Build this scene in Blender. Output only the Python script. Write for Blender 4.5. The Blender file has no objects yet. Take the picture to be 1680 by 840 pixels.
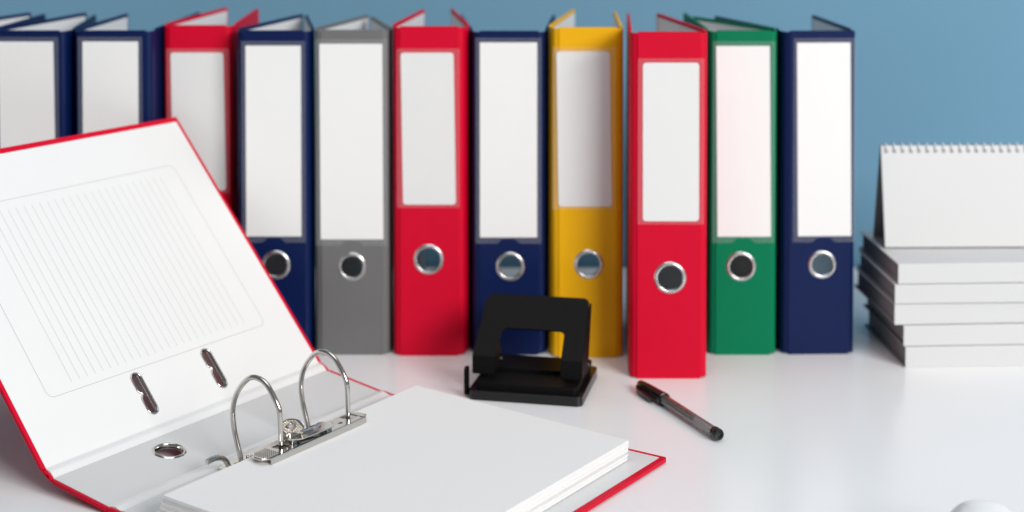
import bpy, bmesh, math, random
from mathutils import Vector, Matrix
from mathutils.geometry import tessellate_polygon

random.seed(7)
S = bpy.context.scene
COL = S.collection
R = math.radians
MM = 0.001

# ------------------------------------------------------------------ camera
cd_ = bpy.data.cameras.new('camera')
cam = bpy.data.objects.new('camera', cd_)
COL.objects.link(cam)
cam.location = (0, 0, 0.4814)
cam.rotation_euler = (math.pi / 2 - 0.0331, 0, 0)
cd_.sensor_width = 36
cd_.lens = 57.88
cd_.shift_y = -0.3367
cd_.clip_start = 0.05
cd_.clip_end = 50
cd_.dof.use_dof = True
cd_.dof.focus_distance = 1.29
cd_.dof.aperture_fstop = 4.0
S.camera = cam

# ------------------------------------------------------------------ world, lamps, exposure
W = bpy.data.worlds.new('World')
S.world = W
W.use_nodes = True
bg = W.node_tree.nodes['Background']
bg.inputs['Color'].default_value = (0.96, 0.98, 1.0, 1)
bg.inputs['Strength'].default_value = 0.17


def area(name, loc, target, size, power, color=(1, 1, 1), size_y=None):
    l = bpy.data.lights.new(name, 'AREA')
    l.energy = power
    l.color = color
    l.size = size
    if size_y:
        l.shape = 'RECTANGLE'
        l.size_y = size_y
    o = bpy.data.objects.new(name, l)
    COL.objects.link(o)
    o.location = loc
    o.rotation_euler = (Vector(target) - Vector(loc)).to_track_quat('-Z', 'Y').to_euler()
    return o


area('key_softbox', (2.18, -1.42, 1.75), (-0.10, 1.48, 0.10), 1.9, 142, (1.0, 0.992, 0.98), 1.4)
area('top_softbox', (0.05, 1.10, 2.0), (0.0, 1.35, 0.0), 1.4, 12, (0.985, 0.99, 1.0))
S.view_settings.view_transform = 'Standard'
S.view_settings.look = 'None'
S.view_settings.exposure = 0.07
S.view_settings.gamma = 1.0
S.view_settings.use_curve_mapping = False


# ------------------------------------------------------------------ materials
def srgb(r, g, b):
    f = lambda c: (c / 255 / 12.92) if c / 255 <= 0.04045 else ((c / 255 + 0.055) / 1.055) ** 2.4
    return (f(r), f(g), f(b), 1)


def mat(name, color, rough=0.5, metal=0.0, spec=0.5, noise=None, bump=None, var=0.0, coat=0.0, rough_var=0.0,
        alpha=1.0, trans=0.0):
    """principled surface with object-space noise for tone, relief and gloss"""
    m = bpy.data.materials.new(name)
    m.use_nodes = True
    nt = m.node_tree
    b = nt.nodes['Principled BSDF']
    b.inputs['Base Color'].default_value = color
    b.inputs['Roughness'].default_value = rough
    b.inputs['Metallic'].default_value = metal
    b.inputs['Specular IOR Level'].default_value = spec
    b.inputs['Coat Weight'].default_value = coat
    b.inputs['Coat Roughness'].default_value = 0.15
    b.inputs['Alpha'].default_value = alpha
    b.inputs['Transmission Weight'].default_value = trans
    tc = nt.nodes.new('ShaderNodeTexCoord')
    if var or rough_var:
        n = nt.nodes.new('ShaderNodeTexNoise')
        n.inputs['Scale'].default_value = noise or 30
        n.inputs['Detail'].default_value = 5
        nt.links.new(tc.outputs['Object'], n.inputs['Vector'])
        if var:
            mx = nt.nodes.new('ShaderNodeMix')
            mx.data_type = 'RGBA'
            mx.inputs[6].default_value = tuple(c * (1 - var) for c in color[:3]) + (1,)
            mx.inputs[7].default_value = tuple(min(1, c * (1 + var)) for c in color[:3]) + (1,)
            nt.links.new(n.outputs['Fac'], mx.inputs[0])
            nt.links.new(mx.outputs[2], b.inputs['Base Color'])
        if rough_var:
            mr = nt.nodes.new('ShaderNodeMapRange')
            mr.inputs[3].default_value = rough - rough_var
            mr.inputs[4].default_value = rough + rough_var
            nt.links.new(n.outputs['Fac'], mr.inputs[0])
            nt.links.new(mr.outputs[0], b.inputs['Roughness'])
    if bump:
        n2 = nt.nodes.new('ShaderNodeTexNoise')
        n2.inputs['Scale'].default_value = bump[0]
        n2.inputs['Detail'].default_value = 3
        nt.links.new(tc.outputs['Object'], n2.inputs['Vector'])
        bp = nt.nodes.new('ShaderNodeBump')
        bp.inputs['Strength'].default_value = bump[1]
        bp.inputs['Distance'].default_value = bump[2] if len(bump) > 2 else 0.0003
        nt.links.new(n2.outputs['Fac'], bp.inputs['Height'])
        nt.links.new(bp.outputs['Normal'], b.inputs['Normal'])
    return m


def wall_mat():
    m = mat('blue_wall_paint', (0.142, 0.300, 0.425, 1), 0.85, noise=1.6, var=0.05, bump=(220, 0.25, 0.0006))
    return m


def table_mat():
    m = mat('white_laminate', (0.83, 0.835, 0.845, 1), 0.24, spec=0.5, noise=4, rough_var=0.05, var=0.012,
            bump=(900, 0.05, 0.0001))
    return m


M = dict(
    wall=wall_mat(), table=table_mat(),
    red=mat('red_cloth_paper', srgb(202, 0, 42), 0.52, spec=0.15, noise=60, var=0.04, bump=(1500, 0.35, 0.0002)),
    navy=mat('navy_plastic_film', srgb(4, 25, 72), 0.42, spec=0.2, noise=40, var=0.06, rough_var=0.05, bump=(1100, 0.18, 0.0002)),
    grey=mat('grey_plastic_film', srgb(108, 108, 108), 0.42, spec=0.3, noise=40, var=0.03, bump=(1100, 0.2, 0.0002)),
    yellow=mat('yellow_cloth_paper', srgb(228, 170, 0), 0.5, spec=0.22, noise=60, var=0.04, bump=(1500, 0.35, 0.0002)),
    green=mat('green_plastic_film', srgb(0, 116, 78), 0.5, spec=0.12, noise=40, var=0.04, bump=(1100, 0.2, 0.0002)),
    liner=mat('pale_grey_liner_paper', (0.70, 0.70, 0.71, 1), 0.6, noise=25, var=0.02, bump=(900, 0.15, 0.0002)),
    label2=mat('matt_label_card', (0.72, 0.72, 0.715, 1), 0.55, noise=18, var=0.015, bump=(14, 0.25, 0.003)),
    label=mat('white_label_card', (0.80, 0.80, 0.79, 1), 0.55, noise=18, var=0.015, bump=(14, 0.25, 0.003)),
    paper=mat('white_copy_paper', (0.78, 0.775, 0.768, 1), 0.7, noise=12, var=0.01, bump=(1200, 0.12, 0.0001)),
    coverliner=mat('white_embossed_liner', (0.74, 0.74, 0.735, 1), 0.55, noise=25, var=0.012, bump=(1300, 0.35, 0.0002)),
    spineliner=mat('shade_toned_spine_liner', (0.61, 0.61, 0.61, 1), 0.5, noise=25, var=0.012, bump=(1300, 0.3, 0.0002)),  # white liner, base colour darkened to carry the shade on the spine
    lowerliner=mat('shade_toned_cover_liner', (0.66, 0.66, 0.66, 1), 0.5, noise=25, var=0.012, bump=(1300, 0.3, 0.0002)),  # white liner too, shade beside the hinge put into its greyer base
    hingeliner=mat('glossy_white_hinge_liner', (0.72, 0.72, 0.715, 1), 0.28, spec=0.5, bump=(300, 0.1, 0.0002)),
    print=mat('grey_print_ink', (0.47, 0.47, 0.47, 1), 0.7),
    nickel=mat('nickel_plated_steel', (0.60, 0.575, 0.54, 1), 0.15, 1.0, noise=120, rough_var=0.05),
    steel=mat('satin_steel_ring', (0.62, 0.62, 0.62, 1), 0.28, 1.0, noise=120, rough_var=0.06),
    pocket=mat('clear_pocket_film', (0.80, 0.82, 0.85, 1), 0.3, alpha=0.05),
    black=mat('black_enamel', (0.004, 0.004, 0.0043, 1), 0.55, spec=0.12, noise=80, rough_var=0.06, bump=(900, 0.12, 0.0002)),
    blackgloss=mat('black_gloss_plastic', (0.006, 0.006, 0.0065, 1), 0.24, spec=0.4, noise=60, rough_var=0.05),
    smoke=mat('smoky_clear_plastic', (0.55, 0.545, 0.545, 1), 0.08, trans=0.95),
    ink=mat('black_ink_refill', (0.015, 0.015, 0.016, 1), 0.4),
    padwhite=mat('white_pad_card', (0.62, 0.62, 0.62, 1), 0.6, noise=10, var=0.015, bump=(800, 0.1, 0.0002)),
    padgrey=mat('grey_board', (0.25, 0.247, 0.25, 1), 0.75, noise=60, var=0.12, bump=(500, 0.3, 0.0003)),
    wire=mat('white_coated_wire', (0.72, 0.72, 0.74, 1), 0.3),
    mouse=mat('white_gloss_plastic', (0.87, 0.87, 0.87, 1), 0.25, spec=0.5, noise=20, var=0.01),
)


# ------------------------------------------------------------------ geometry helpers
def finish(name, bm, m, parent=None, bevel=0.0, seg=2, smooth=35, mw=None):
    bmesh.ops.recalc_face_normals(bm, faces=bm.faces)
    me = bpy.data.meshes.new(name)
    bm.to_mesh(me)
    bm.free()
    me.materials.append(m)
    for p in me.polygons:
        p.use_smooth = len(p.vertices) != 3
    me.set_sharp_from_angle(angle=R(smooth))
    o = bpy.data.objects.new(name, me)
    COL.objects.link(o)
    if parent:
        o.parent = parent
    if mw is not None:
        o.matrix_local = mw
    if bevel:
        b = o.modifiers.new('soft_edge', 'BEVEL')
        b.width = bevel
        b.segments = seg
        b.limit_method = 'ANGLE'
        b.angle_limit = R(38)
        b.harden_normals = True
    return o


def frame(origin, u, v, w=None):
    u = Vector(u).normalized()
    v = Vector(v).normalized()
    w = u.cross(v) if w is None else Vector(w)
    m = Matrix((u, v, w)).transposed().to_4x4()
    m.translation = Vector(origin)
    return m


def plate_bm(outer, holes=(), t=0.003, xf=Matrix(), bm=None):
    """flat plate: outline and holes in u,v; thickness t along w"""
    bm = bm or bmesh.new()
    loops = [list(outer)] + [list(h) for h in holes]
    tri = tessellate_polygon([[Vector((p[0], p[1], 0)) for p in l] for l in loops])
    flat = [p for l in loops for p in l]
    lo = [bm.verts.new(xf @ Vector((p[0], p[1], 0))) for p in flat]
    hi = [bm.verts.new(xf @ Vector((p[0], p[1], t))) for p in flat]
    for a, b, c in tri:
        for vs in ((lo[a], lo[b], lo[c]), (hi[a], hi[b], hi[c])):
            try:
                bm.faces.new(vs)
            except ValueError:
                pass
    k = 0
    for l in loops:
        n = len(l)
        for i in range(n):
            j = (i + 1) % n
            bm.faces.new((lo[k + i], lo[k + j], hi[k + j], hi[k + i]))
        k += n
    return bm


def rrect(x0, y0, x1, y1, r=0.0, n=5):
    if r <= 0:
        return [(x0, y0), (x1, y0), (x1, y1), (x0, y1)]
    out = []
    for cx, cy, a0 in ((x1 - r, y0 + r, -90), (x1 - r, y1 - r, 0), (x0 + r, y1 - r, 90), (x0 + r, y0 + r, 180)):
        for i in range(n + 1):
            a = R(a0 + 90 * i / n)
            out.append((cx + r * math.cos(a), cy + r * math.sin(a)))
    return out


def circle(cx, cy, r, n=40):
    return [(cx + r * math.cos(2 * math.pi * i / n), cy + r * math.sin(2 * math.pi * i / n)) for i in range(n)]


def box_bm(x0, y0, z0, x1, y1, z1, bm=None, xf=Matrix()):
    return plate_bm([(x0, y0), (x1, y0), (x1, y1), (x0, y1)], (), z1 - z0, xf @ Matrix.Translation((0, 0, z0)), bm)


def strip_prism(path, t, z0, z1, bm=None, side=1):
    """wall-like prism: path of (x, y), offset to one side by t, from z0 to z1"""
    n = len(path)
    off = []
    for i in range(n):
        a = Vector(path[max(0, i - 1)])
        b = Vector(path[min(n - 1, i + 1)])
        d = (b - a).normalized()
        nn = Vector((-d.y, d.x)) * side
        off.append(tuple(Vector(path[i]) + nn * t))
    return plate_bm(list(path) + off[::-1], (), z1 - z0, Matrix.Translation((0, 0, z0)), bm)


def lathe_bm(profile, n=40, xf=Matrix(), closed=True, bm=None):
    """profile of (radius, height) spun round w"""
    bm = bm or bmesh.new()
    rings = []
    for i in range(n):
        a = 2 * math.pi * i / n
        rings.append([bm.verts.new(xf @ Vector((r * math.cos(a), r * math.sin(a), h))) for r, h in profile])
    m = len(profile)
    for i in range(n):
        A, B = rings[i], rings[(i + 1) % n]
        for j in range(m if closed else m - 1):
            k = (j + 1) % m
            bm.faces.new((A[j], B[j], B[k], A[k]))
    if not closed:
        bm.faces.new([r[0] for r in rings])
        bm.faces.new([r[-1] for r in rings])
    return bm


def tube_bm(pts, r, n=12, closed=False, bm=None):
    bm = bm or bmesh.new()
    P = [Vector(p) for p in pts]
    N = len(P)
    rad = r if isinstance(r, (list, tuple)) else [r] * N
    T = []
    for i in range(N):
        a = P[(i - 1) % N] if closed or i > 0 else P[i]
        b = P[(i + 1) % N] if closed or i < N - 1 else P[i]
        T.append((b - a).normalized())
    ref = Vector((0, 0, 1)) if abs(T[0].z) < 0.9 else Vector((1, 0, 0))
    u = T[0].cross(ref).normalized()
    rings = []
    for i in range(N):
        u = (u - T[i] * u.dot(T[i])).normalized()
        v = T[i].cross(u)
        rings.append([bm.verts.new(P[i] + (u * math.cos(2 * math.pi * k / n) + v * math.sin(2 * math.pi * k / n)) * rad[i])
                      for k in range(n)])
    for i in range(N if closed else N - 1):
        A, B = rings[i], rings[(i + 1) % N]
        for k in range(n):
            q = (k + 1) % n
            bm.faces.new((A[k], A[q], B[q], B[k]))
    if not closed:
        bm.faces.new(rings[0])
        bm.faces.new(rings[-1])
    return bm


def smooth_path(pts, k=6):
    """Catmull-Rom through the points"""
    P = [Vector(p) for p in pts]
    out = []
    for i in range(len(P) - 1):
        p0 = P[max(0, i - 1)]
        p1, p2 = P[i], P[i + 1]
        p3 = P[min(len(P) - 1, i + 2)]
        for j in range(k):
            t = j / k
            out.append(0.5 * ((2 * p1) + (p2 - p0) * t + (2 * p0 - 5 * p1 + 4 * p2 - p3) * t * t
                              + (3 * p1 - p0 - 3 * p2 + p3) * t ** 3))
    out.append(P[-1])
    return out


def thing(name, label, cat, loc=(0, 0, 0), rz=0.0, group=None):
    o = bpy.data.objects.new(name, None)
    o.empty_display_size = 0.03
    COL.objects.link(o)
    o.location = loc
    o.rotation_euler = (0, 0, rz)
    o['label'] = label
    o['category'] = cat
    if group:
        o['group'] = group
    return o


# ------------------------------------------------------------------ setting: wall and table top
wall = finish('wall', box_bm(-2.6, 1.925, -0.75, 2.6, 2.0, 1.6), M['wall'])
wall['kind'] = 'structure'
tb = finish('table_top', box_bm(-1.7, 0.45, -0.028, 1.7, 1.915, 0.0), M['table'], bevel=0.002)
tb['kind'] = 'structure'

# ------------------------------------------------------------------ lever arch binders
GROUP = 'lever arch binders standing in a row'


def ring_profile(ro, ri, h):
    """rounded flange of an eyelet: (radius, height) loop"""
    m = (ro + ri) / 2
    return [(ri, -0.0032), (ri, h * 0.5), (ri + 0.0006, h * 0.9), (m, h), (ro - 0.0008, h * 0.7), (ro, 0.0001),
            (ro - 0.001, -0.0003), (ri + 0.0012, -0.0003), (ri + 0.0012, -0.0032)]


def binder(label, colour, xl, xr, Y, H, tipL, tipR, lab, ring, kind, rz=0.0, pk=None, gap=(2, 2), k=0.9935):
    """standing binder; all measures in mm: spine from xl to xr at depth Y, cover tips (x, y),
    label rectangle (x0, z0, x1, z1), finger ring (x, z, radius)"""
    # k refines the measured depth of a binder (1 = as measured)
    xl, xr, Y = xl * k, xr * k, Y * k
    H = 481.4 - (481.4 - H) * k
    tipL, tipR = [(a * k, b * k) for a, b in (tipL, tipR)]
    lab = (lab[0] * k, 481.4 - (481.4 - lab[1]) * k, lab[2] * k, 481.4 - (481.4 - lab[3]) * k)
    ring = (ring[0] * k, 481.4 - (481.4 - ring[1]) * k, ring[2] * k)
    cx = (xl + xr) / 2
    t = thing('lever_arch_binder', label, 'binder', (cx * MM, Y * MM, 0), rz, GROUP)
    inv = Matrix.Rotation(-rz, 3, 'Z')

    def loc(x, y):
        v = inv @ Vector(((x - cx) * MM, (y - Y) * MM, 0))
        return (v.x, v.y)
    w = (xr - xl) / 2 * MM
    h = H * MM
    hw = 0.0065
    m = M[colour]
    xf = frame((0, 0, 0), (1, 0, 0), (0, 0, 1), (0, 1, 0))      # u = x, v = z, thickness backwards
    rx, rzz, rr = ring[0] * MM - cx * MM, ring[1] * MM, ring[2] * MM
    sp = finish('spine', plate_bm(rrect(-w + hw, 0, w - hw, h, 0.0008, 2), [circle(rx, rzz, rr - 0.0026)], 0.0028, xf), m, t)
    finish('spine_liner', plate_bm(rrect(-w + hw + 0.002, 0.004, w - hw - 0.002, h - 0.004),
                                   [circle(rx, rzz, rr - 0.0022)], 0.0003, xf @ Matrix.Translation((0, 0, 0.0029))),
           M['liner'], sp)
    finish('finger_ring', lathe_bm(ring_profile(rr, rr - 0.0034, 0.0013), 44,
                                   frame((rx, 0, rzz), (1, 0, 0), (0, 0, 1), (0, -1, 0))), M['steel'], sp, smooth=60)
    # label card and its clear pocket
    x0, z0, x1, z1 = [v * MM for v in lab]
    x0 -= cx * MM
    x1 -= cx * MM
    rad = 0.003 if kind == 'cloth' else 0.0007
    sk = random.uniform(-0.0012, 0.0012)
    pts = [(x + sk * ((z - z0) / (z1 - z0) - 0.5) * 2, z) for x, z in rrect(x0, z0, x1, z1, rad)]
    finish('label', plate_bm(pts, (), 0.0004, xf @ Matrix.Translation((0, 0, -0.0005))), M['label2' if kind == 'cloth' else 'label'], sp)
    if kind == 'cloth':
        px0, px1, pz0, pz1 = x0 - 0.0048, x1 + 0.0048, z0 - 0.003, z1 + 0.004
        out = rrect(px0, pz0, px1, pz1, 0.001, 2)
    else:
        px0, px1, pz0, pz1 = x0 - 0.0042, x1 + 0.0042, z0 - 0.006, z1 + 0.0045
        if pk:
            pz1 = pk * MM
        xm = (px0 + px1) / 2
        out = [(px0, pz0), (xm - 0.011, pz0), (xm - 0.006, pz0 + 0.0045), (xm + 0.006, pz0 + 0.0045), (xm + 0.011, pz0),
               (px1, pz0), (px1, pz1), (px0, pz1)]
    hole = [(x, z) for x, z in rrect(x0 + 0.0006, z0 + 0.0006, x1 - 0.0006, z1 - 0.0006, rad * 0.8)]
    finish('label_pocket', plate_bm(out, [hole], 0.0006, xf @ Matrix.Translation((0, 0, -0.0009))), M['pocket'], sp,
           bevel=0.0002, seg=1)
    # hinges and covers
    for s, tip, gp in ((-1, tipL, gap[0] * MM), (1, tipR, gap[1] * MM)):
        path = [(s * (w - hw - 0.0012), 0.0011)]
        for i in range(7):
            a = R(90 * i / 6)
            path.append((s * (w - hw + 0.0004 + (hw - 0.0004) * math.sin(a)), 0.0012 + 0.0062 * (1 - math.cos(a))))
        path += [(s * (w + gp * 0.35), 0.0125), (s * (w + gp), 0.0215)]
        finish('hinge', strip_prism(path, 0.0016, 0.0012, h - 0.0012, side=s), m, t, bevel=0.0004, seg=1)
        p0 = Vector((s * (w + gp), 0.0218))
        p1 = Vector(loc(*tip))
        d = (p1 - p0)
        L = d.length
        d.normalize()
        inn = Vector((-d.y, d.x)) * s
        cxf = frame((p0.x, p0.y, 0), (d.x, d.y, 0), (0, 0, 1), (inn.x, inn.y, 0))
        cv = finish('cover', plate_bm(rrect(0, 0, L, h, 0.002, 3), (), 0.0028, cxf), m, t, bevel=0.0009)
        finish('cover_liner', plate_bm(rrect(0.001, 0.004, L - 0.004, h - 0.0035), (), 0.0003,
                                       cxf @ Matrix.Translation((0, 0, 0.0029))), M['liner'], cv)
    return t


B = binder
B('navy binder cut off by the left picture edge, only cover tips showing', 'navy', -580, -508, 1587, 313.5, (-521, 1771), (-499, 1757),
  (-571, 113, -518, 303), (-544, 84, 14.1), 'film')
B('navy binder at the left end of the row, label cut by the picture edge', 'navy', -504, -431.5, 1587, 313.5,
  (-461, 1771), (-442, 1746), (-496, 113, -442.7, 302.7), (-468, 84, 14.1), 'film', gap=(1.8, 3.4))
B('navy binder directly left of the red binder behind the raised folder cover', 'navy', -424, -348, 1587, 313.5,
  (-414, 1760), (-337, 1775), (-415.6, 113, -361.8, 302.8), (-388, 84, 14.1), 'film', gap=(3.4, 0.3))
B('red binder between navy ones behind the raised corner of the open folder', 'red', -337.5, -270.6, 1586, 318.6,
  (-310, 1777), (-272, 1764), (-329.1, 158.3, -278, 292.2), (-304, 91, 14.7), 'cloth', gap=(1.5, 1.8), k=1.012)
B('navy binder between the red and grey binders, finger hole touching the open folder edge', 'navy', -266.5, -195.5, 1587, 313.5,
  (-225.5, 1754), (-217.5, 1747), (-257.8, 113.1, -204.3, 298.8), (-229.3, 85.1, 14.1), 'film', pk=304.5, gap=(1.8, 1.8))
B('grey binder, the only grey one in the row', 'grey', -191.3, -119.6, 1587, 314, (-154.5, 1743), (-145.5, 1723),
  (-186, 110.2, -125.1, 300.6), (-155.4, 83.4, 13.8), 'film', gap=(1.8, 2.2))
B('red binder between the grey and a navy binder, see-through finger hole', 'red', -114.8, -45.4, 1584, 317.8, (-96.5, 1763), (-63.5, 1770),
  (-106.5, 144.8, -55.4, 292.3), (-80.8, 91.2, 14.7), 'cloth', gap=(2.1, 3.3))
B('navy binder behind the black hole punch', 'navy', -38, 32.4, 1587, 313, (-56, 1752), (46, 1752),
  (-31.1, 112.1, 24.4, 301.9), (-1.6, 83.5, 14.1), 'film', gap=(3.3, 2.9))
B('yellow binder, the only yellow one in the row', 'yellow', 38.8, 107.4, 1578, 317.4, (65, 1769), (110.5, 1749),
  (43.8, 144.2, 95, 294.3), (73.9, 87.9, 14.2), 'cloth', gap=(2.9, 0))
B('red binder pulled forward out of the row, beside the yellow one', 'red', 109.6, 181, 1514, 320, (118.5, 1695), (152, 1695),
  (121, 144.2, 172.9, 291.4), (146.6, 91.3, 14.9), 'cloth', gap=(0.3, 0.3))
B('green binder, the only green one in the row', 'green', 191.5, 257.2, 1587, 313.4, (184.5, 1769), (192.5, 1729),
  (198.5, 112.8, 250.3, 298.5), (222.6, 83.6, 14.5), 'film', gap=(2, 2.2))
B('navy binder at the right end of the row, see-through finger hole', 'navy', 262.5, 334, 1589, 313, (214, 1737), (322, 1749),
  (276.8, 112.9, 328.9, 301.5), (301.9, 84.9, 13.8), 'film', rz=R(2.0), gap=(2.2, 0))

# ------------------------------------------------------------------ open folder in front
YAW = -0.5936
F = thing('open_folder', 'red lever arch folder lying open with white lined inside and steel rings', 'folder',
          (-0.1124, 1.4517, 0), YAW)
BL = 0.321                                                     # length along the spine; y runs from 0 (far) to -BL (near)


def along(o, d, nrm):
    """frame on a folder board: u along d (x,z), v towards the near end (-y), w along nrm"""
    return frame((o[0], 0, o[1]), (d[0], 0, d[1]), (0, -1, 0), (nrm[0], 0, nrm[1]))


# lower cover
t_b = 0.0034
bxf = along((0.006, 0.0012), (1, 0), (0, 1))
lc = finish('lower_cover', plate_bm(rrect(0, 0, 0.2784, BL, 0.0025, 4), (), t_b, bxf), M['red'], F, bevel=0.0011, seg=3)
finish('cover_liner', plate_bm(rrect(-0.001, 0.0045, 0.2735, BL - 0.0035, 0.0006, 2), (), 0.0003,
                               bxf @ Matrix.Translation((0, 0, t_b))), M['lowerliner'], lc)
# spine board
H1 = Vector((0.0, 0.0048))
H2 = Vector((-0.0708, 0.0143))
sd = (H2 - H1).normalized()
sn = Vector((-sd.y, sd.x)) * -1                                # upward normal
s0 = H1 + sd * 0.0055
SL = 0.0602
sxf = along(s0, sd, sn)
hole_c = (0.0366, 0.2231)
spb = finish('spine', plate_bm(rrect(0, 0, SL, BL, 0.0015, 3), [circle(*hole_c, 0.0118)], 0.0032,
                               sxf @ Matrix.Translation((0, 0, -0.0033))), M['red'], F, bevel=0.001)
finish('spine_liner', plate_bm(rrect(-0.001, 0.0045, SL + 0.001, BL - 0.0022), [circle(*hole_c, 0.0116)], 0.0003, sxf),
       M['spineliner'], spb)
finish('finger_ring', lathe_bm(ring_profile(0.0138, 0.0112, 0.0012), 44, sxf @ Matrix.Translation((*hole_c, 0.0002))),
       M['nickel'], spb, smooth=60)
# upper cover
CT = 0.8494
cdv = Vector((-math.cos(CT), math.sin(CT)))
cn = Vector((math.sin(CT), math.cos(CT)))                      # faces the viewer
CL = 0.2845
c0 = H2 + cdv * 0.0065
cxf = along(c0, cdv, cn)


def slot(cu, cv_, l=0.0190, r=0.0052):
    """elongated slot with a nick in the middle of one long side"""
    pts = []
    for i in range(9):
        a = R(-90 + 180 * i / 8)
        pts.append((cu + l - r + r * math.cos(a), cv_ + r * math.sin(a)))
    for i in range(9):
        a = R(90 + 180 * i / 8)
        pts.append((cu - l + r + r * math.cos(a), cv_ + r * math.sin(a)))
    # nick on the v- side is traced from -u to +u after the last arc
    lo = [(cu - l + r + 0.006, cv_ + 0.0), (cu, cv_)]
    nick = [(-0.0038, 1.0), (-0.0020, 0.80), (-0.0008, 0.42), (0.0008, 0.42), (0.0020, 0.80), (0.0038, 1.0)]
    # top side (v = +r): between the first and second arc
    first, second = pts[:9], pts[9:]
    mid = [(cu - a, cv_ + r * b) for a, b in nick]
    return first + mid + second


sl1 = slot(0.0350 - 0.0065, 0.2000)
sl2 = slot(0.0350 - 0.0065, 0.1195)
grow = lambda s, c, k: [((p[0] - c[0]) * k + c[0], (p[1] - c[1]) * k + c[1]) for p in s]
uc = finish('upper_cover', plate_bm(rrect(0, 0, CL - 0.0060, BL, 0.0008, 2), [sl1, sl2], 0.0032,
                                    cxf @ Matrix.Translation((0, 0, -0.0033))), M['red'], F, bevel=0.0011, seg=3)
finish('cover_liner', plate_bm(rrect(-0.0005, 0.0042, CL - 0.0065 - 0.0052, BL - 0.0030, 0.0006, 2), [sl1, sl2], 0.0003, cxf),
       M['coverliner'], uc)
for sl, c in ((sl1, (0.0285, 0.2)), (sl2, (0.0285, 0.1195))):
    bm = tube_bm([cxf @ Vector((p[0], p[1], 0.0004)) for p in sl], 0.00085, 8, closed=True)
    a = [cxf @ Vector((c[0] + q, c[1] - 0.0018, 0.0002)) for q in (-0.0165, 0.0, 0.0165)]
    tube_bm(a, 0.0007, 8, bm=bm)
    ins = grow(sl, c, 0.985)
    lo = [bm.verts.new(cxf @ Vector((p[0], p[1], -0.0036))) for p in ins]
    hi = [bm.verts.new(cxf @ Vector((p[0], p[1], 0.0006))) for p in ins]
    for q in range(len(ins)):
        bm.faces.new((lo[q - 1], lo[q], hi[q], hi[q - 1]))      # metal sleeve lining the slot
    finish('slot_eyelet', bm, M['nickel'], uc, smooth=60)
# printed index panel on the upper cover: outline and ruled lines, flat ink on the liner
o_u = -0.0065


def band(pts, wd):
    bm = bmesh.new()
    n = len(pts)
    vs = []
    for i in range(n):
        a, b = Vector(pts[i - 1]), Vector(pts[(i + 1) % n])
        d = (b - a).normalized()
        q = Vector((-d.y, d.x)) * wd / 2
        vs.append((bm.verts.new(cxf @ Vector((pts[i][0] + q.x, pts[i][1] + q.y, 0.00042))),
                   bm.verts.new(cxf @ Vector((pts[i][0] - q.x, pts[i][1] - q.y, 0.00042)))))
    for i in range(n):
        j = (i + 1) % n
        bm.faces.new((vs[i][0], vs[j][0], vs[j][1], vs[i][1]))
    return bm


bm = band(rrect(0.0572 + o_u, 0.0385, 0.2345 + o_u, 0.2860, 0.006), 0.0005)
for i in range(25):
    v = 0.0606 + (0.2592 - 0.0606) * i / 24
    for q in (1,):
        u0, u1 = 0.0645 + o_u, 0.2255 + o_u
        vs = [bm.verts.new(cxf @ Vector((a, b, 0.00042))) for a, b in
              ((u0, v - 0.00018), (u1, v - 0.00018), (u1, v + 0.00018), (u0, v + 0.00018))]
        bm.faces.new(vs)
pr = finish('ruled_print', bm, M['print'], uc)


# hinge strips: red cloth outside, white glossy liner with a raised fold inside
def hinge_strip(a, b, na, nb, nm):
    """profile between board edges a and b (x,z) with up normals na, nb"""
    mid = (a + b) / 2 + (na + nb).normalized() * 0.0004
    outer = [a - na * 0.0030, (a + b) / 2 - (na + nb).normalized() * 0.0033, b - nb * 0.0030]
    inner = [b, (b * 0.75 + a * 0.25) + (na + nb).normalized() * 0.0004, (a + b) / 2 + (na + nb).normalized() * 0.0005,
             (a * 0.75 + b * 0.25) + (na + nb).normalized() * 0.0004, a]
    xf = frame((0, -0.0002, 0), (1, 0, 0), (0, 0, 1), (0, -1, 0))
    h = finish('hinge', plate_bm([tuple(p) for p in outer + inner], (), BL - 0.0004, xf), M['red'], F, bevel=0.0009)
    up = (na + nb).normalized()
    prof = []
    for i in range(9):
        k = i / 8
        p = a.lerp(b, k)
        prof.append(p + up * (0.0007 + 0.0011 * math.sin(math.pi * k) ** 2))
    low = [a.lerp(b, 1 - i / 4) + up * 0.0003 for i in range(5)]
    xf2 = frame((0, -0.0045, 0), (1, 0, 0), (0, 0, 1), (0, -1, 0))
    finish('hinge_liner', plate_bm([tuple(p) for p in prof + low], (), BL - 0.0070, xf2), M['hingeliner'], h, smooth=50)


hinge_strip(Vector((0.0068, 0.0046)), s0 - sd * 0.0004, Vector((0, 1)), sn, None)
hinge_strip(s0 + sd * (SL + 0.0004), c0 - cdv * 0.0004, sn, cn, None)

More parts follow.
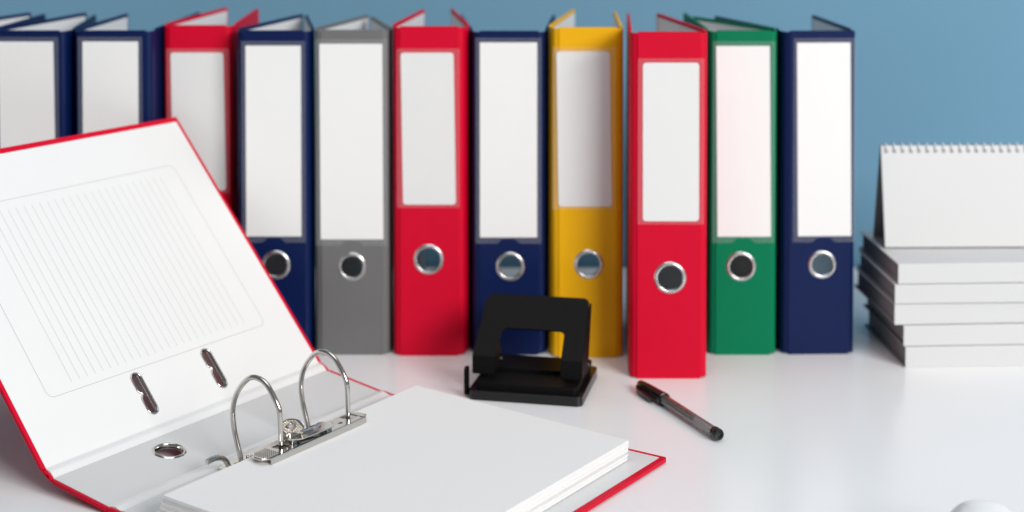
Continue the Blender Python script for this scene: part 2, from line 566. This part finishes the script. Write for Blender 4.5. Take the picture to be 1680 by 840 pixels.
# ring mechanism: base plate, two rings (post + swinging arc), lever, all riveted to the lower cover
P = lambda a, b, z: Vector((a * MM, -b * MM, z * MM))
base = finish('mechanism_plate', plate_bm([(0.010, -0.112), (0.078, -0.112), (0.084, -0.120), (0.084, -0.214), (0.078, -0.222),
                                           (0.010, -0.222), (0.006, -0.214), (0.006, -0.120)][::-1], (), 0.0022,
                                          Matrix.Translation((0, 0, 0.0052))), M['nickel'], F, bevel=0.0008)
for yb in (118.5, 216):
    finish('rivet', lathe_bm([(0.0004, 0.0), (0.0032, 0.0), (0.0030, 0.0010), (0.0012, 0.0018), (0.0004, 0.0019)], 18,
                             Matrix.Translation((0.032, -yb * MM, 0.0074)), closed=False), M['nickel'], base, smooth=60)
for yb in (208, 128):
    post = [P(63, yb, 6), P(63, yb, 30), P(62.4, yb, 50), P(61.6, yb, 57.5)]
    finish('ring_post', tube_bm(smooth_path(post, 4), 0.0020, 14), M['nickel'], F, smooth=60)
    arc = [P(61.7, yb, 57.0), P(60.4, yb, 61), P(56.1, yb, 67.6), P(48.8, yb, 75.9), P(40.5, yb, 79.3), P(31.5, yb, 78.3), P(22.8, yb, 71.2),
           P(15.6, yb, 60.2), P(12.8, yb, 48), P(14.2, yb, 36), P(16.2, yb, 28), P(21.2, yb, 13), P(22.6, yb, 7)]
    finish('ring_arc', tube_bm(smooth_path(arc, 6), 0.0021, 14), M['nickel'], F, smooth=60)
    # collar where the arc turns on the base plate
    finish('arc_pivot', tube_bm([P(22, yb - 6, 9.2), P(22, yb + 6, 9.2)], 0.0026, 14), M['nickel'], F, smooth=60)
bar_arm = [P(26, 126, 9.5), P(26, 170, 9.8), P(26, 196, 10.5), P(33, 203, 12), P(40, 214, 13.5)]
finish('arch_shaft', tube_bm(smooth_path(bar_arm, 5), 0.0019, 12), M['nickel'], F, smooth=60)
bxf2 = frame((0.0240, -0.2080, 0.0125), (0.86, 0.5, 0.12), (-0.5, 0.86, 0))
finish('arch_bracket', plate_bm([(0, -0.004), (0.012, -0.0055), (0.028, -0.004), (0.031, 0), (0.028, 0.004), (0.012, 0.0045), (0, 0.004), (-0.002, 0)],
                                [circle(0.018, 0, 0.0016, 14)], 0.0016, bxf2), M['nickel'], F, bevel=0.0005)
for k in range(4):
    finish('bracket_tooth', lathe_bm([(0.0002, 0), (0.0014, 0), (0.0012, 0.0012), (0.0002, 0.0016)], 10,
                                     bxf2 @ Matrix.Translation((0.003 + 0.0035 * k, 0.001 - 0.0006 * k, 0.0016)), closed=False), M['nickel'], base, smooth=60)
lever = [P(20, 244, 20.8), P(20, 241, 21.3), P(20, 235, 21.4), P(20, 229, 19.8), P(20, 224, 16.6), P(20.5, 220.5, 10), P(22, 219, 7)]
lv = finish('lever', tube_bm(smooth_path(lever, 6), [0.0016] * 2 + [0.0024] * 14 + [0.0021] * 21, 14), M['nickel'], F, smooth=60)

# compressor bar lying on the sheets, posts pass through it
cz = 0.0302
slots = [rrect(0.0584, -yb * MM - 0.0062, 0.0685, -yb * MM + 0.0060, 0.001, 2) for yb in (208, 128)]
small = [rrect(0.0600, -0.1500, 0.0628, -0.1462, 0.0004, 2), rrect(0.0660, -0.1452, 0.0690, -0.1412, 0.0004, 2),
         rrect(0.0600, -0.1985, 0.0628, -0.1945, 0.0004, 2)]
poly = [(0.0572, -0.122), (0.0640, -0.1160), (0.0715, -0.1150), (0.0742, -0.120), (0.0742, -0.232), (0.0705, -0.2378),
        (0.0620, -0.2378), (0.0565, -0.2315)]
cb = finish('compressor_bar', plate_bm(poly[::-1], slots + small, 0.0011, Matrix.Translation((0, 0, cz))), M['nickel'], F, bevel=0.0004)
fl = [(0.0742, -0.118), (0.0772, -0.124), (0.0778, -0.180), (0.0772, -0.226), (0.0742, -0.234)]
bm = bmesh.new()
prof = [(0.0736, cz + 0.0011), (0.0748, cz + 0.0011), (0.0752, cz + 0.0008), (0.0752, cz - 0.0036), (0.0744, cz - 0.0036), (0.0742, cz), (0.0736, cz)]
plate_bm(prof, (), 0.112, frame((0, -0.120, 0), (1, 0, 0), (0, 0, 1), (0, -1, 0)), bm)
finish('bar_flange', bm, M['nickel'], cb, smooth=15)
finish('bar_flange', box_bm(0.0572, -0.231, cz - 0.0030, 0.0580, -0.123, cz - 0.0001), M['nickel'], cb)
finish('knurled_end', plate_bm([(0.0570, -0.2190), (0.0735, -0.2190), (0.0735, -0.2318), (0.0703, -0.2372), (0.0622, -0.2372), (0.0570, -0.2312)][::-1],
                               (), 0.0006, Matrix.Translation((0, 0, cz + 0.0011))), M['nickel'], cb, bevel=0.0002)
finish('polished_end', plate_bm([(0.0576, -0.1225), (0.0642, -0.1166), (0.0712, -0.1157), (0.0736, -0.1205), (0.0736, -0.1225)][::-1],
                                (), 0.0005, Matrix.Translation((0, 0, cz + 0.0011))), M['nickel'], cb, bevel=0.0002)


def studs(name, xf, inside, x0, x1, y0, y1, p, parent):
    """pressed knurl: rows of small pyramids on a plate"""
    bm = bmesh.new()
    r = 0
    y = y0
    while y <= y1:
        x = x0 + (p / 2 if r % 2 else 0)
        while x <= x1:
            if inside(x, y):
                h = p * 0.46
                b4 = [bm.verts.new(xf @ Vector((x + a * h, y + b * h, 0))) for a, b in ((1, 0), (0, 1), (-1, 0), (0, -1))]
                t4 = bm.verts.new(xf @ Vector((x, y, p * 0.38)))
                for q in range(4):
                    bm.faces.new((b4[q], b4[(q + 1) % 4], t4))
            x += p
        y += p / 2
        r += 1
    return finish(name, bm, M['nickel'], parent, smooth=5)


studs('knurl', Matrix.Translation((0, 0, cz + 0.00175)), lambda x, y: y > -0.2355 + max(0, 0.0605 - x) * 1.2 + max(0, x - 0.0705) * 1.2,
      0.0580, 0.0728, -0.2362, -0.2200, 0.0022, cb)
# locking clip on the bar: upright knurled disc with an eyelet, and a bent wing
dxf = frame((0.0605, -0.1930, 0.0405), (0.8, 0.6, 0.0), (-0.12, 0.16, 1))
disc = [(0.0098 * math.cos(R(a)), 0.0072 * math.sin(R(a))) for a in range(-20, 201, 14)] + [(-0.0100, -0.0068), (-0.0050, -0.0092), (0.0060, -0.0092)]
ck = finish('locking_clip', plate_bm(disc, [circle(-0.001, 0.0012, 0.0016, 16)], 0.0009, dxf), M['nickel'], cb, bevel=0.0002)
studs('knurl', dxf @ Matrix.Translation((0, 0, 0.00093)),
      lambda x, y: (x / 0.0088) ** 2 + (y / 0.0064) ** 2 < 1 and (x + 0.001) ** 2 + (y - 0.0012) ** 2 > 0.0033 ** 2, -0.009, 0.009, -0.0065, 0.0065, 0.0022, cb)
finish('clip_eyelet', lathe_bm([(0.0015, -0.0004), (0.0015, 0.0014), (0.0021, 0.0019), (0.0028, 0.0013), (0.0028, -0.0004)], 20,
                               dxf @ Matrix.Translation((-0.001, 0.0012, 0.0))), M['nickel'], cb, smooth=60)
wing_lo = [(0.0590, -0.1975), (0.0662, -0.2030), (0.0735, -0.1950), (0.0752, -0.1600), (0.0680, -0.1545), (0.0600, -0.1580), (0.0600, -0.1800)]
finish('clip_wing', plate_bm(wing_lo[::-1], (), 0.0009, Matrix.Translation((0, 0, cz + 0.0042))), M['nickel'], cb, bevel=0.0003)
fold = [P(60.2, 199, 36.2), P(62, 194, 35.2), P(65, 186, 34.6), P(66.5, 176, 35.0), P(65.0, 166, 36.4)]
finish('clip_fold', tube_bm(smooth_path(fold, 5), [0.0012] * 2 + [0.0024] * 14 + [0.0018] * 5, 10), M['nickel'], cb, smooth=60)
for yb in (199, 158):
    finish('clip_foot', box_bm(0.0610, -yb * MM - 0.003, cz + 0.0011, 0.0690, -yb * MM + 0.003, cz + 0.0043), M['nickel'], cb, bevel=0.0005)

# ------------------------------------------------------------------ sheets of paper held in the folder
PS = thing('paper_stack', 'thick stack of blank white paper filed on the rings of the open folder', 'paper', (-0.1124, 1.4517, 0), YAW)
NS = 34
top_z = lambda k, q: 0.0054 + (0.0216 - 0.0058 * k ** 0.8) * q
for i in range(NS):
    q0, q1 = i / NS, (i + 0.97) / NS
    dx = random.uniform(-0.00035, 0.00035) + (-0.0022 if i in (12, 13) else 0) + (0.0008 if i in (8, 9, 10) else 0)
    dy = random.uniform(-0.0008, 0.0008) - 0.006 * (1 - i / NS) ** 1.5 * 0.35
    dl = -0.0075 * (1 - i / NS) ** 1.3                          # fan at the ring side
    if i == NS - 1:
        dx = dy = dl = 0
    bm = bmesh.new()
    nx, ny = 16, 6
    g = {}
    for s_, q in ((0, q0), (1, q1)):
        for a in range(nx + 1):
            for b in range(ny + 1):
                k = a / nx
                x = 0.0525 + 0.2100 * k + dx + dl * (1 - k)
                y = -(0.0236 + 0.297 * b / ny) + dy
                lift = 0.0009 * (b / ny - 0.3) if q > 0.8 else 0
                g[s_, a, b] = bm.verts.new((x, y, top_z(k, q) + lift * (q - 0.8) * 5))
    for a in range(nx):
        for b in range(ny):
            bm.faces.new((g[0, a, b], g[0, a, b + 1], g[0, a + 1, b + 1], g[0, a + 1, b]))
            bm.faces.new((g[1, a, b], g[1, a + 1, b], g[1, a + 1, b + 1], g[1, a, b + 1]))
    for a in range(nx):
        for b in (0, ny):
            bm.faces.new((g[0, a, b], g[0, a + 1, b], g[1, a + 1, b], g[1, a, b]))
    for b in range(ny):
        for a in (0, nx):
            bm.faces.new((g[0, a, b], g[0, a, b + 1], g[1, a, b + 1], g[1, a, b]))
    finish('sheet', bm, M['paper'], PS)

# ------------------------------------------------------------------ hole punch
HP = thing('hole_punch', 'black metal two-hole punch with raised handle in front of the navy and yellow binders', 'hole punch',
           (-0.0392, 1.4454, 0), math.atan2(-21, 100.8))
lowr = finish('base_tray', plate_bm(rrect(0, 0, 0.1025, 0.092, 0.006), (), 0.0085), M['blackgloss'], HP, bevel=0.002, seg=3)
finish('base_platform', plate_bm(rrect(0.006, 0.006, 0.097, 0.086, 0.004), (), 0.0060, Matrix.Translation((0, 0, 0.0085))), M['black'], HP,
       bevel=0.002, seg=3)
finish('cutting_deck', plate_bm(rrect(0.004, 0.040, 0.099, 0.080, 0.003), (), 0.0035, Matrix.Translation((0, 0, 0.0145))), M['black'], HP, bevel=0.001)
finish('paper_guide', plate_bm(rrect(-0.0012, 0.0, 0.0065, 0.0250, 0.0028), (), 0.0022,
                               frame((-0.0045, 0.006, 0.0022), (0.15, 1, 0), (0, 0, 1))), M['black'], HP, bevel=0.0007)
finish('guide_arm', box_bm(-0.0045, 0.006, 0.0022, 0.012, 0.012, 0.0042), M['black'], HP)
# handle: bent plate with a window, made of a skirt, a sloping face, and side cheeks
hy0, hz0 = 0.018, 0.034
hv = Vector((0, 0.058, 0.041)).normalized()
hl = 0.0712
hxf = frame((0, hy0, hz0), (1, 0, 0), hv)
win0, win1, wtop = 0.0212, 0.0800, 0.0325


def arc(cx, cy, r, a0, a1, n=6):
    return [(cx + r * math.cos(R(a0 + (a1 - a0) * i / n)), cy + r * math.sin(R(a0 + (a1 - a0) * i / n))) for i in range(n + 1)]


outline = [(0.0, 0)] + [(win0 - 0.0005, 0)] + arc(win0 + 0.0065, wtop - 0.006, 0.006, 180, 90) + arc(win1 - 0.0055, wtop - 0.005, 0.005, 90, 0) \
    + [(win1 + 0.0005, 0), (0.1, 0)] + arc(0.0910, hl - 0.0065, 0.0065, 0, 90) + arc(0.0095, hl - 0.0075, 0.0075, 90, 170)
hd = finish('handle', plate_bm(outline, (), 0.0020, hxf @ Matrix.Translation((0, 0, -0.001))), M['black'], HP, bevel=0.0008, seg=3)
for x0, x1 in ((0.0, 0.0208), (0.0803, 0.1)):
    finish('handle_foot', plate_bm(rrect(x0, 0.0, x1, 0.0165, 0.0012, 2), (), 0.0020, frame((0, hy0 - 0.001, 0.0182), (1, 0, 0), (0, 0, 1), (0, 1, 0))),
           M['black'], HP, bevel=0.0007, seg=2)
cheek = [(hy0 + 0.001, 0.0185), (hy0 + 0.034, 0.0185), (hy0 + 0.040, 0.030), (hy0 + 0.0560, hz0 + 0.0385), (hy0 + 0.0470, hz0 + 0.0335),
         (hy0 + 0.001, hz0 - 0.001)]
for x in (0.0003, 0.0977):
    finish('handle_cheek', plate_bm(cheek, (), 0.0018, frame((x, 0, 0), (0, 1, 0), (0, 0, 1))), M['black'], HP, bevel=0.0005, seg=1)
for x in (win0 - 0.003, win1 + 0.0012):
    ck2 = [(hy0 + 0.001, 0.0185), (hy0 + 0.026, 0.0185), (hy0 + 0.030, 0.030), (hy0 + 0.0220, hz0 + 0.0150), (hy0 + 0.001, hz0 - 0.001)]
    finish('handle_cheek', plate_bm(ck2, (), 0.0016, frame((x, 0, 0), (0, 1, 0), (0, 0, 1))), M['black'], HP, bevel=0.0005, seg=1)
for x in (0.0105, 0.0900):
    finish('punch_pin', tube_bm([(x, 0.034, 0.012), (x, 0.034, 0.040)], 0.0030, 18), M['nickel'], HP, smooth=60)
    finish('pivot_pin', tube_bm([(x - 0.0110, 0.047, 0.0235), (x + 0.0112, 0.047, 0.0235)], 0.0018, 14), M['nickel'], HP, smooth=60)
    finish('spring', tube_bm([(x + 0.0045 * math.cos(k * 0.6), 0.034 + 0.0045 * math.sin(k * 0.6), 0.0185 + 0.00022 * k) for k in range(64)], 0.0006, 6),
           M['steel'], HP, smooth=60)

# ------------------------------------------------------------------ ballpoint pen
pa, pb = Vector((0.1148, 1.4735, 0)), Vector((0.1708, 1.3388, 0))
PN = thing('ballpoint_pen', 'black capped ballpoint pen with smoky clear barrel lying before the red binder', 'pen', tuple(pa),
           math.atan2(pb.y - pa.y, pb.x - pa.x))
LP = (pb - pa).length
bz = 0.0058
hexa = lambda x, r: [Vector((x, r * math.cos(R(60 * k + 12)), bz + r * math.sin(R(60 * k + 12)))) for k in range(6)]
bm = bmesh.new()
ro, ri = 0.0047, 0.0033
rings = []
n = 24
xs = [0.040, LP - 0.008]


def ringv(x, r, hexk=0.0):
    out = []
    for k in range(n):
        a = 2 * math.pi * k / n
        hx = r * (math.cos(math.pi / 6) / math.cos(((a + math.pi / 6) % (math.pi / 3)) - math.pi / 6)) ** 1.0
        rr = r * (1 - hexk) + hx * hexk
        out.append(bm.verts.new((x, rr * math.cos(a), bz + rr * math.sin(a))))
    return out


o0, o1, i1, i0 = ringv(xs[0], ro, 0.55), ringv(xs[1], ro, 0.55), ringv(xs[1], ri), ringv(xs[0], ri)
for A, B_ in ((o0, o1), (o1, i1), (i1, i0), (i0, o0)):
    for k in range(n):
        j = (k + 1) % n
        bm.faces.new((A[k], A[j], B_[j], B_[k]))
finish('barrel', bm, M['smoke'], PN, smooth=40)
finish('ink_refill', tube_bm([(0.030, 0, bz), (0.100, 0, bz)], 0.0023, 14), M['ink'], PN, smooth=60)
finish('end_plug', lathe_bm([(0.0004, -0.009), (0.0046, -0.009), (0.0049, -0.0085), (0.0049, -0.002), (0.0042, -0.0004), (0.0020, 0.0), (0.0016, -0.001), (0.0004, -0.001)], 24,
                            frame((LP, 0, bz), (0, 1, 0), (0, 0, 1), (1, 0, 0)), closed=False), M['blackgloss'], PN, smooth=40)
cap = finish('cap', lathe_bm([(0.0004, 0.0), (0.0024, 0.0004), (0.0036, 0.003), (0.0046, 0.016), (0.0055, 0.0405), (0.0058, 0.0450), (0.0058, 0.0490), (0.0050, 0.0494), (0.0004, 0.0494)], 28,
                             frame((0, 0, bz), (0, 1, 0), (0, 0, 1), (1, 0, 0)), closed=False), M['blackgloss'], PN, smooth=50)
cl = [(0.0005, 0.0012), (0.004, 0.0052), (0.012, 0.0085), (0.036, 0.0094), (0.041, 0.0084), (0.0395, 0.0068), (0.012, 0.0052), (0.008, 0.0020)]
finish('cap_clip', plate_bm(cl, (), 0.0034, frame((0, 0, bz - 0.0030), (1, 0, 0), (0, -1, -0.12), (0, -0.12, 1))), M['blackgloss'], cap, bevel=0.0007)

# ------------------------------------------------------------------ stacked pads and desk calendar at the right
PG = 'white pads stacked under the desk calendar'
pads = [(370.7, 1536.2, 3.3, 20.3, 'lowest white pad of the stack, resting on the table'),
        (369.0, 1537.0, 3.2, 20.0, 'second white pad from the bottom of the stack at the right'),
        (360.5, 1538.0, 3.6, 20.3, 'middle pad of the white stack, its left end jutting out'),
        (360.5, 1537.2, 2.6, 18.6, 'fourth white pad from the bottom, just under the top pad'),
        (363.6, 1537.6, 3.0, 19.6, 'topmost white pad of the stack, carrying the desk calendar')]
z = 0.0
PW, PD = 0.215, 0.136
for x, y, a, h, lb in pads:
    h *= MM
    t = thing('paper_pad', lb, 'pad', (x * MM, y * MM, z), R(a), PG)
    finish('page_block', box_bm(0.0022, 0.0012, 0.0016, PW - 0.002, PD - 0.002, h - 0.0015), M['padgrey'], t)
    finish('bottom_board', plate_bm(rrect(0.0, 0.0004, PW, PD + 0.006, 0.0006, 2), (), 0.0016), M['padgrey'], t, bevel=0.0004, seg=1)
    finish('cover', plate_bm([(0.0, 0.0), (0.0011, 0.0), (0.0011, h - 0.0018), (PD, h - 0.0018), (PD, h - 0.0006), (0.0006, h - 0.0006), (0.0, h - 0.0012)], (), PW,
                             frame((0, 0, 0), (0, 1, 0), (0, 0, 1), (1, 0, 0))), M['padwhite'], t, bevel=0.0003, seg=1)
    z += h
CA = thing('desk_calendar', 'white tent-shaped desk calendar with wire binding along its top, on the pads', 'calendar',
           (0.3645, 1.600, z), R(1.0))
CW, ch, cdp = 0.21, 0.0972, 0.048
fv = Vector((0, 0.021, ch))
fln = fv.length
nh = 25
hs = [(0.0052 + 0.00815 * i, fln - 0.0058) for i in range(nh)]
sq = lambda c, r: [(c[0] - r, c[1] - r), (c[0] + r, c[1] - r), (c[0] + r, c[1] + r), (c[0] - r, c[1] + r)]
ff = frame((0, 0, 0), (1, 0, 0), fv)
bv = Vector((0, -0.0262, ch))
fb = frame((0, cdp - 0.0012, 0), (1, 0, 0), bv)
finish('front_board', plate_bm(rrect(0, 0, CW, fln, 0.0008, 2), [sq(c, 0.0017) for c in hs], 0.0012, ff @ Matrix.Translation((0, 0, -0.0012))),
       M['padgrey'], CA)
finish('front_pages', plate_bm(rrect(0.0004, 0.0006, CW - 0.0004, fln - 0.0006, 0.0008, 2), [sq(c, 0.0017) for c in hs], 0.0022,
                               ff @ Matrix.Translation((0, 0, 0.0002))), M['padwhite'], CA)
finish('back_board', plate_bm(rrect(0, 0, CW, bv.length, 0.0008, 2), [sq((c[0], bv.length - 0.0058), 0.0013) for c in hs], 0.0014, fb), M['padgrey'], CA)
finish('base_flap', box_bm(0.0, 0.002, 0.0004, CW, cdp - 0.003, 0.0014), M['padgrey'], CA)
loop_me = None
for c in hs:
    if loop_me is None:
        pts = []
        for k in range(20):
            a = 2 * math.pi * k / 20
            pts.append((0.0, 0.0046 * math.cos(a), 0.0046 * math.sin(a)))
        lo = finish('wire_loop', tube_bm(pts, 0.0007, 6, closed=True), M['wire'], CA, smooth=80)
        loop_me = lo.data
    else:
        lo = bpy.data.objects.new('wire_loop', loop_me)
        COL.objects.link(lo)
        lo.parent = CA
    lo.location = (c[0], 0.0212, ch - 0.0026)

# ------------------------------------------------------------------ computer mouse in the near right corner
MO = thing('computer_mouse', 'white computer mouse cut off at the bottom right corner of the picture', 'mouse', (0.3185, 1.0945, 0), R(166))
bm = bmesh.new()
bmesh.ops.create_uvsphere(bm, u_segments=48, v_segments=24, radius=1)
for v in bm.verts:
    x, y, zz = v.co
    e = lambda q, p: math.copysign(abs(q) ** p, q)
    X = 0.0300 * e(x, 0.85)
    Yv = 0.054 * e(y, 0.85)
    Z = (0.0365 if zz > 0 else 0.004) * e(zz, 0.8) * (1 - 0.12 * max(0, y)) + 0.004
    v.co = (X, Yv, Z)
bmesh.ops.translate(bm, verts=bm.verts, vec=(0, 0, 0.0008))
mb = finish('shell', bm, M['mouse'], MO, smooth=80)
finish('scroll_wheel', tube_bm([(-0.0035, 0.030, 0.0335), (0.0035, 0.030, 0.0335)], 0.006, 20), M['padgrey'], MO, bevel=0.001)
finish('underside', plate_bm([(0.027 * math.cos(2 * math.pi * k / 32), 0.049 * math.sin(2 * math.pi * k / 32)) for k in range(32)], (), 0.003), M['padgrey'], MO)
